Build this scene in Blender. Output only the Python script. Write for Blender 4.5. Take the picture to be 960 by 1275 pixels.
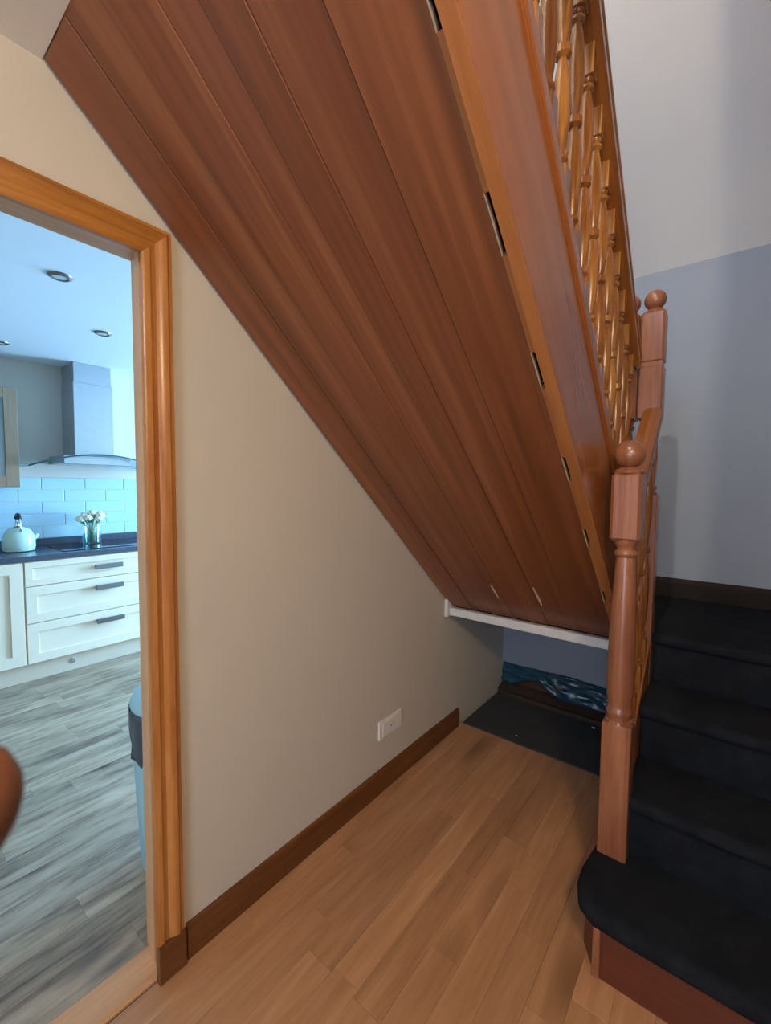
import bpy, bmesh, math, random
from mathutils import Vector, Matrix
random.seed(7)
for o in list(bpy.data.objects): bpy.data.objects.remove(o)
SC = bpy.context.scene
COL = SC.collection
R = math.radians

# ------------------------------------------------------------------ camera
CAM = Vector((1.2254, 0.0, 1.4239)); YAW, PITCH, ROLL, FPX = 38.5526, -3.382, 0.5547, 539.366
def cam_axes():
    y, p, r = R(YAW), R(PITCH), R(ROLL)
    F = Vector((-math.sin(y)*math.cos(p), math.cos(y)*math.cos(p), math.sin(p)))
    Rt = Vector((math.cos(y), math.sin(y), 0)); U = Rt.cross(F)
    return F, Rt*math.cos(r)+U*math.sin(r), U*math.cos(r)-Rt*math.sin(r)
CF, CR, CU = cam_axes()
cd = bpy.data.cameras.new('camera'); cam = bpy.data.objects.new('camera', cd); COL.objects.link(cam)
cd.sensor_fit = 'VERTICAL'; cd.sensor_height = 36.0; cd.sensor_width = 36.0*960/1275; cd.lens = FPX/1275*36.0
cd.clip_start = 0.005
cam.matrix_world = Matrix(((CR.x, CU.x, -CF.x, CAM.x), (CR.y, CU.y, -CF.y, CAM.y), (CR.z, CU.z, -CF.z, CAM.z), (0, 0, 0, 1)))
cd.dof.use_dof = True; cd.dof.focus_distance = 2.0; cd.dof.aperture_fstop = 14.0
SC.camera = cam

# ------------------------------------------------------------------ world, lights, exposure
SC.view_settings.view_transform = 'Standard'; SC.view_settings.look = 'None'
SC.view_settings.gamma = 1.0; SC.view_settings.use_curve_mapping = False
SC.view_settings.exposure = 0.0
w = bpy.data.worlds.new('World'); SC.world = w; w.use_nodes = True
w.node_tree.nodes['Background'].inputs[0].default_value = (0.55, 0.72, 1.0, 1)
w.node_tree.nodes['Background'].inputs[1].default_value = 0.6
def area(name, loc, target, sx, sy, power, col, spread=180):
    l = bpy.data.lights.new(name, 'AREA'); l.shape = 'RECTANGLE'; l.size = sx; l.size_y = sy
    l.energy = power; l.color = col; l.spread = R(spread)
    o = bpy.data.objects.new(name, l); COL.objects.link(o); o.location = loc
    o.rotation_euler = (Vector(target)-Vector(loc)).to_track_quat('-Z', 'Y').to_euler(); return o
def point(name, loc, power, col, rad):
    l = bpy.data.lights.new(name, 'POINT'); l.energy = power; l.color = col; l.shadow_soft_size = rad
    o = bpy.data.objects.new(name, l); COL.objects.link(o); o.location = loc; return o
# daylight through the kitchen's glazed end wall (window_2)
area('kitchen_daylight', (-1.25, 5.12, 1.25), (-1.6, 0, 1.2), 1.5, 2.0, 490, (0.36, 0.66, 1.0))
# daylight through the glazed front door behind the photographer (window_1)
area('front_door_daylight', (1.45, -2.42, 1.35), (1.2, 2, 1.1), 0.9, 1.7, 46, (0.62, 0.78, 1.0))
# daylight through the upstairs front window (window_3)
area('upstairs_window_daylight', (.55, -2.42, 3.9), (.85, 2.0, 3.2), .8, 1.1, 85, (0.42, 0.60, 1.0))
# warm hall lamp and warm upstairs lamp
point('hall_lamp_light', (1.72, -0.25, 2.262), 55, (1.0, 0.74, 0.46), 0.09)
point('upstairs_lamp_light', (1.012, -0.8, 4.05), 140, (1.0, 0.84, 0.62), 0.025)

# ------------------------------------------------------------------ helpers
def box(bm, x0, x1, y0, y1, z0, z1, bev=0.0, seg=1):
    r = bmesh.ops.create_cube(bm, size=1.0); vs = r['verts']
    for v in vs:
        v.co = Vector(((x0+x1)/2+v.co.x*(x1-x0), (y0+y1)/2+v.co.y*(y1-y0), (z0+z1)/2+v.co.z*(z1-z0)))
    if bev > 0:
        es = {e for v in vs for e in v.link_edges}
        bmesh.ops.bevel(bm, geom=list(es), offset=bev, segments=seg, affect='EDGES', profile=0.5)
def B(*a, **k):
    bm = bmesh.new(); box(bm, *a, **k); return bm
def prism(bm, pts, axis, a, b):
    """extrude polygon pts (2-D) along axis from a to b"""
    def P(u, v, t): return {'x': (t, u, v), 'y': (u, t, v), 'z': (u, v, t)}[axis]
    A = [bm.verts.new(P(u, v, a)) for u, v in pts]; Bv = [bm.verts.new(P(u, v, b)) for u, v in pts]
    n = len(pts); bm.faces.new(A); bm.faces.new(Bv[::-1])
    for i in range(n): bm.faces.new((A[i], Bv[i], Bv[(i+1) % n], A[(i+1) % n]))
    bmesh.ops.recalc_face_normals(bm, faces=bm.faces)
def lathe(bm, prof, cx=0, cy=0, seg=24, sy=1.0):
    rings = []
    for r, z in prof:
        rings.append([bm.verts.new((cx+r*math.cos(2*math.pi*i/seg), cy+sy*r*math.sin(2*math.pi*i/seg), z)) for i in range(seg)])
    for a, b in zip(rings, rings[1:]):
        for i in range(seg): bm.faces.new((a[i], a[(i+1) % seg], b[(i+1) % seg], b[i]))
    bm.faces.new(rings[0][::-1]); bm.faces.new(rings[-1])
    bmesh.ops.recalc_face_normals(bm, faces=bm.faces)
def tube(bm, pts, rad, seg=10):
    rings = []
    pts = [Vector(p) for p in pts]
    for i, p in enumerate(pts):
        t = (pts[min(i+1, len(pts)-1)]-pts[max(i-1, 0)]).normalized()
        a = t.cross(Vector((0.3, 0.2, 1) if abs(t.z) < .9 else (1, 0.1, 0))).normalized(); b = t.cross(a)
        r = rad[i] if isinstance(rad, (list, tuple)) else rad
        rings.append([bm.verts.new(p+(a*math.cos(2*math.pi*k/seg)+b*math.sin(2*math.pi*k/seg))*r) for k in range(seg)])
    for a, b in zip(rings, rings[1:]):
        for i in range(seg): bm.faces.new((a[i], a[(i+1) % seg], b[(i+1) % seg], b[i]))
    bm.faces.new(rings[0][::-1]); bm.faces.new(rings[-1])
    bmesh.ops.recalc_face_normals(bm, faces=bm.faces)
def sphere(bm, c, r, seg=20, ring=12):
    bmesh.ops.create_uvsphere(bm, u_segments=seg, v_segments=ring, radius=r, matrix=Matrix.Translation(c))
def finish(me, smooth):
    if smooth:
        me.polygons.foreach_set('use_smooth', [True]*len(me.polygons))
        if smooth is not True: me.set_sharp_from_angle(angle=R(smooth))
def obj(name, bm, m, parent=None, smooth=False, origin=None):
    """world-space bmesh -> object with its origin at the middle (or at 'origin')"""
    if origin is None:
        lo = Vector((min(v.co[i] for v in bm.verts) for i in range(3))); hi = Vector((max(v.co[i] for v in bm.verts) for i in range(3)))
        origin = (lo+hi)/2
    origin = Vector(origin)
    for v in bm.verts: v.co -= origin
    me = bpy.data.meshes.new(name); bm.to_mesh(me); bm.free(); me.materials.append(m); finish(me, smooth)
    o = bpy.data.objects.new(name, me); COL.objects.link(o)
    return place(o, origin, parent)
def wloc(o):
    v = Vector((0, 0, 0))
    while o: v += Vector(o.location); o = o.parent
    return v
def place(o, loc, parent):
    if parent: o.parent = parent; o.location = Vector(loc)-wloc(parent)
    else: o.location = loc
    return o
def inst(name, me, loc, parent, rot=None):
    o = bpy.data.objects.new(name, me); COL.objects.link(o); place(o, loc, parent)
    if rot: o.rotation_euler = rot
    return o
def sobj(name, bm, m, parent, loc, rot, smooth=False):
    """local-space bmesh placed with location and rotation"""
    me = bpy.data.meshes.new(name); bm.to_mesh(me); bm.free(); me.materials.append(m); finish(me, smooth)
    return inst(name, me, loc, parent, rot)
def tag(o, label=None, cat=None, group=None, kind=None):
    if label: o['label'] = label
    if cat: o['category'] = cat
    if group: o['group'] = group
    if kind: o['kind'] = kind
    return o
def thing(name, label, cat, loc, group=None, kind=None):
    o = bpy.data.objects.new(name, None); o.empty_display_size = 0.05; COL.objects.link(o); o.location = loc
    return tag(o, label, cat, group, kind)
def struct(o, label=None): o['kind'] = 'structure'; return tag(o, label)

# ------------------------------------------------------------------ materials
def nm(name):
    m = bpy.data.materials.new(name); m.use_nodes = True; nt = m.node_tree
    return m, nt, nt.nodes['Principled BSDF']
def lin(c): return tuple(((v/255/12.92) if v/255 <= .04045 else ((v/255+.055)/1.055)**2.4) for v in c)+(1,)
def plain(name, c, rough=.6, metal=0.0, noise=0.0, nscale=8.0, bump=0.0, bscale=60.0, spec=.5):
    m, nt, b = nm(name); col = c if len(c) == 4 else tuple(c)+(1,)
    b.inputs['Roughness'].default_value = rough; b.inputs['Metallic'].default_value = metal
    b.inputs['Specular IOR Level'].default_value = spec
    tc = nt.nodes.new('ShaderNodeTexCoord')
    n = nt.nodes.new('ShaderNodeTexNoise'); n.inputs['Scale'].default_value = nscale; n.inputs['Detail'].default_value = 4
    nt.links.new(tc.outputs['Object'], n.inputs['Vector'])
    mx = nt.nodes.new('ShaderNodeMix'); mx.data_type = 'RGBA'
    mx.inputs[6].default_value = tuple(v*(1-noise) for v in col[:3])+(1,); mx.inputs[7].default_value = tuple(min(1, v*(1+noise)) for v in col[:3])+(1,)
    nt.links.new(n.outputs['Fac'], mx.inputs[0]); nt.links.new(mx.outputs[2], b.inputs['Base Color'])
    if bump > 0:
        n2 = nt.nodes.new('ShaderNodeTexNoise'); n2.inputs['Scale'].default_value = bscale; n2.inputs['Detail'].default_value = 3
        nt.links.new(tc.outputs['Object'], n2.inputs['Vector'])
        bp = nt.nodes.new('ShaderNodeBump'); bp.inputs['Strength'].default_value = bump; bp.inputs['Distance'].default_value = .004
        nt.links.new(n2.outputs['Fac'], bp.inputs['Height']); nt.links.new(bp.outputs['Normal'], b.inputs['Normal'])
    return m
def wood(name, stops, axis='y', along=1.2, across=16.0, rough=.38, var=.12, knots=0.0, coat=0.0, bump=.12, knotcol=(.05, .03, .02)):
    """long grain along an object axis; colour and offset vary from piece to piece"""
    m, nt, b = nm(name); N = nt.nodes.new; L = nt.links.new
    b.inputs['Roughness'].default_value = rough; b.inputs['Coat Weight'].default_value = coat; b.inputs['Coat Roughness'].default_value = .25
    tc = N('ShaderNodeTexCoord'); oi = N('ShaderNodeObjectInfo')
    off = N('ShaderNodeVectorMath'); off.operation = 'MULTIPLY_ADD'
    rv = N('ShaderNodeCombineXYZ')
    for i, k in enumerate((37.0, 53.0, 29.0)):
        mm = N('ShaderNodeMath'); mm.operation = 'MULTIPLY'; mm.inputs[1].default_value = k; L(oi.outputs['Random'], mm.inputs[0]); L(mm.outputs[0], rv.inputs[i])
    mp = N('ShaderNodeMapping'); mp.inputs['Scale'].default_value = {'x': (along, across, across), 'y': (across, along, across), 'z': (across, across, along)}[axis]
    L(tc.outputs['Object'], mp.inputs['Vector'])
    ad = N('ShaderNodeVectorMath'); ad.operation = 'ADD'; L(mp.outputs[0], ad.inputs[0]); L(rv.outputs[0], ad.inputs[1])
    n1 = N('ShaderNodeTexNoise'); n1.inputs['Scale'].default_value = 1.0; n1.inputs['Detail'].default_value = 5; n1.inputs['Roughness'].default_value = .55; n1.inputs['Distortion'].default_value = .6
    L(ad.outputs[0], n1.inputs['Vector'])
    n2 = N('ShaderNodeTexNoise'); n2.inputs['Scale'].default_value = 5.0; n2.inputs['Detail'].default_value = 3
    L(ad.outputs[0], n2.inputs['Vector'])
    f = N('ShaderNodeMath'); f.operation = 'MULTIPLY_ADD'; f.inputs[1].default_value = .3; L(n2.outputs['Fac'], f.inputs[0])
    s = N('ShaderNodeMath'); s.operation = 'MULTIPLY'; s.inputs[1].default_value = .75; L(n1.outputs['Fac'], s.inputs[0]); L(s.outputs[0], f.inputs[2])
    cr = N('ShaderNodeValToRGB'); L(f.outputs[0], cr.inputs[0])
    el = cr.color_ramp.elements
    while len(el) < len(stops): el.new(.5)
    for e, (pz, c) in zip(el, stops): e.position = pz; e.color = c if len(c) == 4 else tuple(c)+(1,)
    hs = N('ShaderNodeHueSaturation'); L(cr.outputs[0], hs.inputs['Color'])
    vv = N('ShaderNodeMapRange'); vv.inputs['To Min'].default_value = 1-var; vv.inputs['To Max'].default_value = 1+var
    L(oi.outputs['Random'], vv.inputs[0]); L(vv.outputs[0], hs.inputs['Value'])
    out = hs.outputs[0]
    if knots > 0:
        vo = N('ShaderNodeTexVoronoi'); vo.feature = 'F1'; vo.inputs['Scale'].default_value = knots
        m2 = N('ShaderNodeMapping'); m2.inputs['Scale'].default_value = {'x': (.35, 1, 1), 'y': (1, .35, 1), 'z': (1, 1, .35)}[axis]
        L(tc.outputs['Object'], m2.inputs['Vector'])
        a2 = N('ShaderNodeVectorMath'); a2.operation = 'ADD'; L(m2.outputs[0], a2.inputs[0]); L(rv.outputs[0], a2.inputs[1]); L(a2.outputs[0], vo.inputs['Vector'])
        kr = N('ShaderNodeMapRange'); kr.inputs['From Min'].default_value = .05; kr.inputs['From Max'].default_value = .22; kr.inputs['To Min'].default_value = .75; kr.inputs['To Max'].default_value = 0
        L(vo.outputs['Distance'], kr.inputs[0])
        mx = N('ShaderNodeMix'); mx.data_type = 'RGBA'; mx.inputs[7].default_value = tuple(knotcol)+(1,)
        L(kr.outputs[0], mx.inputs[0]); L(out, mx.inputs[6]); out = mx.outputs[2]
    L(out, b.inputs['Base Color'])
    if bump > 0:
        bp = N('ShaderNodeBump'); bp.inputs['Strength'].default_value = bump; bp.inputs['Distance'].default_value = .002
        L(f.outputs[0], bp.inputs['Height']); L(bp.outputs['Normal'], b.inputs['Normal'])
    return m
def glass(name, col=(.9, .97, 1), rough=.02, alpha=.22):
    m, nt, b = nm(name)
    t = nt.nodes.new('ShaderNodeBsdfTransparent'); t.inputs[0].default_value = tuple(col)+(1,)
    g = nt.nodes.new('ShaderNodeBsdfGlossy'); g.inputs['Roughness'].default_value = rough; g.inputs['Color'].default_value = (.9, .95, 1, 1)
    mx = nt.nodes.new('ShaderNodeMixShader'); mx.inputs[0].default_value = alpha
    nt.links.new(t.outputs[0], mx.inputs[1]); nt.links.new(g.outputs[0], mx.inputs[2])
    nt.links.new(mx.outputs[0], nt.nodes['Material Output'].inputs[0]); return m

M_BEIGE = plain('beige_wall_paint', (.61, .555, .46), .75, noise=.03, nscale=2.5, bump=.05, bscale=180)
M_GREY = plain('grey_wall_paint', (.28, .315, .37), .75, noise=.04, nscale=2.0, bump=.05, bscale=180)
M_WHITE = plain('white_ceiling_paint', (.86, .85, .82), .8, noise=.02, nscale=3)
M_HCEIL = plain('cream_ceiling_paint', (.86, .81, .72), .8, noise=.02, nscale=3)
M_KWALL = plain('kitchen_wall_paint', (.62, .59, .53), .7, noise=.02)
M_KCEIL = plain('kitchen_ceiling_paint', (.78, .86, .94), .7, noise=.01)
M_OAKX = wood('honey_pine_x', [(.3, lin((132, 78, 26))), (.5, lin((168, 106, 42))), (.72, lin((194, 134, 64)))], 'x', 1.5, 22, .32, .05, coat=.2)
M_OAKY = wood('honey_pine_y', [(.3, lin((132, 78, 26))), (.5, lin((168, 106, 42))), (.72, lin((194, 134, 64)))], 'y', 1.5, 22, .32, .05, coat=.2)
M_OAKZ = wood('honey_pine_z', [(.3, lin((144, 84, 36))), (.5, lin((176, 112, 54))), (.72, lin((200, 140, 78)))], 'z', 1.5, 22, .32, .05, coat=.2)
M_JAMB = wood('pale_jamb_wood', [(.3, lin((190, 140, 96))), (.7, lin((214, 168, 124)))], 'z', 1.5, 20, .4, .04)
M_JAMBX = wood('pale_jamb_wood_y', [(.3, lin((190, 140, 96))), (.7, lin((214, 168, 124)))], 'y', 1.5, 20, .4, .04)
M_SOFF = wood('mahogany_soffit', [(.30, lin((88, 47, 24))), (.45, lin((112, 61, 32))), (.58, lin((128, 72, 40))), (.72, lin((150, 92, 56)))], 'y', .35, 11, .38, .07, coat=.12, bump=.02)
M_STR = wood('stringer_mahogany', [(.25, lin((134, 74, 32))), (.5, lin((152, 86, 38))), (.78, lin((170, 104, 52)))], 'y', .5, 9, .26, .04, coat=.4, bump=.0)
M_STRIP = wood('filler_strip_wood', [(.3, lin((150, 88, 44))), (.7, lin((184, 120, 68)))], 'y', .8, 18, .4, .05)
M_RAW = plain('raw_split_wood', (.62, .46, .28), .8, noise=.15, nscale=40)
M_BAL = wood('turned_mahogany_z', [(.3, lin((108, 60, 22))), (.5, lin((146, 88, 36))), (.72, lin((184, 126, 56)))], 'z', 2.0, 30, .26, .22, coat=.4, bump=.04)
M_NEWEL = wood('newel_mahogany', [(.3, lin((112, 66, 42))), (.5, lin((138, 84, 56))), (.72, lin((158, 104, 74)))], 'z', 1.6, 34, .3, .03, coat=.35, bump=.04)
M_RAIL = wood('handrail_mahogany', [(.3, lin((120, 66, 26))), (.6, lin((156, 92, 40))), (.8, lin((178, 112, 54)))], 'y', .8, 24, .28, .03, coat=.35, bump=.04)
M_RISER = wood('red_brown_riser', [(.3, lin((76, 34, 20))), (.7, lin((104, 50, 30)))], 'x', 1.5, 22, .4, .04)
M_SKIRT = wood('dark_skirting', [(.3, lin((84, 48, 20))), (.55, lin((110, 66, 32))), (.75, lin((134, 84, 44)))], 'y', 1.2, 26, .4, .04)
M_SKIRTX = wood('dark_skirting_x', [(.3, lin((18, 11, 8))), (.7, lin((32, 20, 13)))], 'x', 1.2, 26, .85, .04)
M_FLOOR = wood('oak_strip_floor', [(.28, lin((146, 102, 68))), (.45, lin((174, 126, 88))), (.6, lin((188, 140, 100))), (.75, lin((204, 160, 120)))], 'y', 1.3, 15, .36, .10, knots=3.2, coat=.1, bump=.05, knotcol=(.20, .09, .035))
M_KFLOOR = wood('grey_rustic_planks', [(.32, lin((70, 58, 48))), (.42, lin((122, 107, 90))), (.54, lin((160, 144, 122))), (.70, lin((182, 166, 144)))], 'y', 2.2, 14, .42, .16, knots=6.0, bump=.08, knotcol=(.10, .085, .075))
M_GAP = plain('dark_joint', (.10, .065, .04), .9)
M_KGAP = plain('grey_joint', (.10, .095, .09), .9)
M_CARPET = plain('charcoal_carpet', (.0145, .0165, .021), 1.0, noise=.6, nscale=16, bump=1.0, bscale=420, spec=.1)
M_BLACK = plain('black_board', (.052, .056, .060), .75, noise=.35, nscale=7, bump=.2, bscale=70, spec=.25)
M_DKWOOD = plain('old_dark_timber', (.055, .038, .028), .85, noise=.5, nscale=20, bump=.5, bscale=40, spec=.2)
M_PLASTIC = plain('blue_plastic_film', (.035, .125, .20), .22, noise=.45, nscale=9, bump=.35, bscale=22, spec=.7)
M_WBAT = plain('white_painted_batten', (.66, .66, .65), .6, noise=.08, nscale=30, bump=.2, bscale=60)
M_SOCK = plain('ivory_socket_plastic', (.80, .77, .70), .35)
M_SOCKD = plain('socket_recess', (.30, .28, .25), .5)
M_CAB = plain('cream_cabinet_paint', (.84, .76, .60), .45, noise=.03, nscale=12)
M_PLINTH = plain('cream_plinth', (.66, .58, .46), .5, noise=.05)
M_TAUPE = wood('taupe_oak', [(.3, lin((132, 112, 90))), (.7, lin((160, 138, 112)))], 'z', 1.5, 20, .5, .05)
M_TOP = plain('dark_slate_worktop', (.06, .075, .11), .18, noise=.25, nscale=60)
M_HOB = plain('black_hob_glass', (.015, .018, .022), .05)
M_TILE = plain('pale_blue_glazed_tile', (.42, .66, .80), .16, noise=.03, nscale=3)
M_GROUT = plain('white_grout', (.80, .86, .88), .8)
M_STEEL = plain('brushed_steel', (.52, .56, .60), .30, .9, noise=.06, nscale=30)
M_HANDLE = plain('dark_nickel', (.24, .24, .25), .3, .9)
M_CHROME = plain('chrome', (.8, .8, .8), .12, 1.0)
M_GLASS = glass('canopy_glass', (.72, .86, .90), .05, .35)
M_VGLASS = glass('vase_glass', (.88, .96, .96), .03, .18)
M_WATER = glass('vase_water', (.78, .90, .90), .02, .12)
M_WIN = glass('window_glass', (.95, .98, 1), .02, .08)
M_KETTLE = plain('mint_enamel', (.52, .74, .66), .18)
M_BLK = plain('black_plastic', (.02, .02, .022), .4)
M_PETAL = plain('white_petals', (.85, .87, .72), .7, noise=.06, nscale=60)
M_LEAF = plain('green_stem', (.10, .26, .06), .6, noise=.3, nscale=50)
M_BIN = plain('pale_blue_bin', (.34, .58, .64), .4)
M_BAG = plain('grey_bin_liner', (.06, .07, .09), .3, noise=.3, nscale=14, bump=.6, bscale=30)
M_CUP = plain('shading_cupboard_white', (.70, .68, .62), .5)
M_LAMPG = plain('downlight_glass', (.55, .62, .68), .3)
M_SKIN = plain('skin', (.15, .055, .028), .5, noise=.08, nscale=40, bump=.15, bscale=200)
M_NAIL = plain('finger_nail', (.62, .34, .26), .3)
M_UPVC = plain('white_window_frame', (.8, .8, .8), .4)
m, nt, b = nm('lamp_shade_glow'); b.inputs['Emission Color'].default_value = (1, .75, .45, 1); b.inputs['Emission Strength'].default_value = 4; M_BULB = m

# ================================================================== the setting
YB, ZS = 2.90, 2.636          # back wall, height where the sloping ceiling meets it
XR = 1.97                     # right wall of the stair
YF = -2.5                     # front wall behind the photographer
HC = 2.352                    # hall ceiling
SLOPE = 0.80                  # sloping ceiling rise per metre
def zsl(y): return ZS+(YB-y)*SLOPE
ZTOP = 4.75; YTOP = YB-(ZTOP-ZS)/SLOPE
# hall floor: sub-floor with strips laid on top
DY0_, DY1_ = -.37, .555
sub = bmesh.new(); box(sub, -.12, 0, DY0_, DY1_, -.06, -.001); box(sub, 0, XR, YF, 2.27, -.06, -.014); box(sub, 0, XR, 2.27, YB, -.06, -.02)
fl = struct(obj('floor', sub, M_GAP), 'honey oak strip floor of the hall')
SW = .095; strip_mesh = {}
def strip(wd, ln, th, mat, nm_):
    k = (round(wd, 4), round(ln, 3), nm_)
    if k not in strip_mesh:
        bm = B(-wd/2+.0002, wd/2-.0002, -ln/2+.0002, ln/2-.0002, -th, 0, bev=.0007)
        me = bpy.data.meshes.new(nm_); bm.to_mesh(me); bm.free(); me.materials.append(mat); strip_mesh[k] = me
    return strip_mesh[k]
rr = random.Random(3)
for i in range(21):
    x = -.012+SW*(i+.5); x0 = max(0.001, x-SW/2); x1 = min(XR-.001, x+SW/2)
    yend = 2.285 if x < .93 else 1.42
    y = -1.0-rr.uniform(0, .5)
    while y < yend-.02:
        ln = rr.choice((.55, .75, .95, 1.15)); e = y+ln
        if e > yend-.18: e = yend
        ln = e-y
        inst('plank', strip(x1-x0, ln, .014, M_FLOOR, 'plank'), ((x0+x1)/2, y+ln/2, rr.uniform(-.0006, .0004)), fl); y = e
bm = B(0, XR, YF, -1.6, -.014, 0); obj('floor_extension', bm, M_FLOOR, fl)
# left wall with the doorway into the kitchen
DY0, DY1, DH = -.37, .555, 2.072
bm = bmesh.new()
box(bm, -.12, 0, DY1, YB, -.06, 5.0); box(bm, -.12, 0, YF, DY0, -.06, 5.0); box(bm, -.12, 0, DY0, DY1, DH, 5.0)
struct(obj('wall_left', bm, M_BEIGE), 'beige painted wall with the doorway to the kitchen')
bm = B(-.12, XR+.12, YB, YB+.12, -.06, 5.0); struct(obj('wall_back', bm, M_GREY), 'grey painted wall behind the stair landing')
bm = B(XR, XR+.12, YF, YB, -.06, 5.0); struct(obj('wall_right', bm, M_GREY), 'grey painted wall beside the lower stair flight')
# front wall with glazed front door opening
bm = bmesh.new(); box(bm, -.12, 1.0, YF-.12, YF, 0, 2.5); box(bm, 1.9, XR+.12, YF-.12, YF, 0, 2.5); box(bm, 1.0, 1.9, YF-.12, YF, 2.2, 2.5); box(bm, 1.0, 1.9, YF-.12, YF, 0, .5); box(bm, -.12, .13, YF-.12, YF, 2.5, 5.0); box(bm, .97, XR+.12, YF-.12, YF, 2.5, 5.0); box(bm, .13, .97, YF-.12, YF, 2.5, 3.35); box(bm, .13, .97, YF-.12, YF, 4.45, 5.0)
struct(obj('wall_front', bm, M_BEIGE), 'beige wall behind the photographer')
w1 = struct(thing('window_1', 'glazed front door panel behind the photographer', None, (1.45, YF-.06, 1.35)))
bm = bmesh.new()
for a in ((1.0, 1.05, .5, 2.2), (1.85, 1.9, .5, 2.2), (1.05, 1.85, .5, .56), (1.05, 1.85, 2.14, 2.2)): box(bm, a[0], a[1], YF-.1, YF-.02, a[2], a[3])
obj('window_frame', bm, M_UPVC, w1); obj('pane', B(1.05, 1.85, YF-.07, YF-.06, .56, 2.14), M_WIN, w1)
# hall ceiling / upper floor slab
bm = B(0, XR, YF, .312, HC, 2.60); struct(obj('ceiling', bm, M_HCEIL), 'cream ceiling of the lower hall ending at the stair opening')
# sloping ceiling over the stair and flat top
bm = bmesh.new(); prism(bm, [(YB, ZS), (YTOP, ZTOP), (YTOP, ZTOP+.15), (YB, ZS+.19)], 'x', 0, XR)
struct(obj('ceiling_slope', bm, M_WHITE), 'white sloping ceiling over the stairwell')
bm = B(0, XR, YF, YTOP, ZTOP, ZTOP+.12)
struct(obj('ceiling_upper', bm, M_WHITE), 'white flat ceiling of the upper landing')
w3 = struct(thing('window_3', 'upstairs front window above the hall', None, (.55, YF-.06, 3.9)))
bm = bmesh.new()
for a in ((.13, .18, 3.35, 4.45), (.92, .97, 3.35, 4.45), (.18, .92, 3.35, 3.4), (.18, .92, 4.4, 4.45), (.525, .575, 3.4, 4.4)): box(bm, a[0], a[1], YF-.1, YF-.02, a[2], a[3])
obj('window_frame', bm, M_UPVC, w3); obj('pane', B(.18, .525, YF-.07, YF-.06, 3.4, 4.4), M_WIN, w3); obj('pane', B(.575, .92, YF-.07, YF-.06, 3.4, 4.4), M_WIN, w3)

bm = bmesh.new(); box(bm, 1.05, 1.15, YF, .30, 2.60, ZTOP); box(bm, 1.15, XR, .20, .30, 2.60, ZTOP)  # unseen partition, added to block light from the right of the slope
struct(obj('wall_upper_blocker', bm, M_BEIGE), 'unseen beige partition added upstairs to cut the light on the sloping ceiling')
# skirting boards
bm = bmesh.new(); prism(bm, [(0, 0), (.015, 0), (.015, .085), (.011, .1), (.006, .107), (0, .107)], 'y', .592, 2.245)
struct(obj('baseboard_left', bm, M_SKIRT), 'dark stained skirting board along the beige wall')
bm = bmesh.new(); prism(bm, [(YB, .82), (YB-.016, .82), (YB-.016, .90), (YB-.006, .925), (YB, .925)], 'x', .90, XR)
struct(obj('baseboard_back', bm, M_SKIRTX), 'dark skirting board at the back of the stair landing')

# ------------------------------------------------------------------ door frame
d1 = struct(thing('door_1', 'honey pine door frame of the kitchen doorway', None, (0, .09, 0)))
obj('jamb', B(-.125, .003, DY1-.022, DY1, 0, DH), M_JAMB, d1); obj('jamb', B(-.125, .003, DY0, DY0+.022, 0, DH), M_JAMB, d1)
obj('jamb_head', B(-.125, .003, DY0+.022, DY1-.022, DH-.022, DH), M_JAMBX, d1)
obj('door_stop', B(-.075, -.045, DY1-.034, DY1-.022, 0, DH-.022), M_JAMB, d1)
def casing(a, b, side):     # architrave profile, (distance from opening, projection)
    return [(0, 0), (0, .012), (.006, .015), (.018, .0155), (.026, .011), (.034, .0105), (.042, .017), (.052, .021), (.060, .0215), (.066, .017), (.074, .0165), (.074, 0)]
pro = casing(0, 0, 0); IN = .506; INL = -.321; ZH = 2.022
bm = bmesh.new()            # right upright, mitred at the top
def upright(bm, y_in, sgn, z0):
    n = len(pro); lo = [bm.verts.new((p, y_in+sgn*d, z0)) for d, p in pro]; hi = [bm.verts.new((p, y_in+sgn*d, ZH+d)) for d, p in pro]
    bm.faces.new(lo); bm.faces.new(hi[::-1])
    for i in range(n): bm.faces.new((lo[i], hi[i], hi[(i+1) % n], lo[(i+1) % n]))
    bmesh.ops.recalc_face_normals(bm, faces=bm.faces)
upright(bm, IN, 1, .112); obj('casing_upright', bm, M_OAKZ, d1, 30)
bm = bmesh.new(); upright(bm, INL, -1, .112); obj('casing_upright', bm, M_OAKZ, d1, 30)
bm = bmesh.new(); n = len(pro)
A = [bm.verts.new((p, IN+d, ZH+d)) for d, p in pro]; Bv = [bm.verts.new((p, INL-d, ZH+d)) for d, p in pro]
bm.faces.new(A); bm.faces.new(Bv[::-1])
for i in range(n): bm.faces.new((A[i], Bv[i], Bv[(i+1) % n], A[(i+1) % n]))
bmesh.ops.recalc_face_normals(bm, faces=bm.faces); obj('casing_head', bm, M_OAKY, d1, 30)
obj('plinth_block', B(0, .024, IN, IN+.078, 0, .112, bev=.002), M_SKIRT, d1); obj('plinth_block', B(0, .024, INL-.078, INL, 0, .112, bev=.002), M_SKIRT, d1)
bm = bmesh.new(); prism(bm, [(-.118, -.001), (-.118, .004), (-.108, .012), (-.012, .012), (-.002, .006), (-.002, -.001)], 'y', DY0+.022, DY1-.022)
obj('threshold', bm, M_JAMBX, d1)
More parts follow.
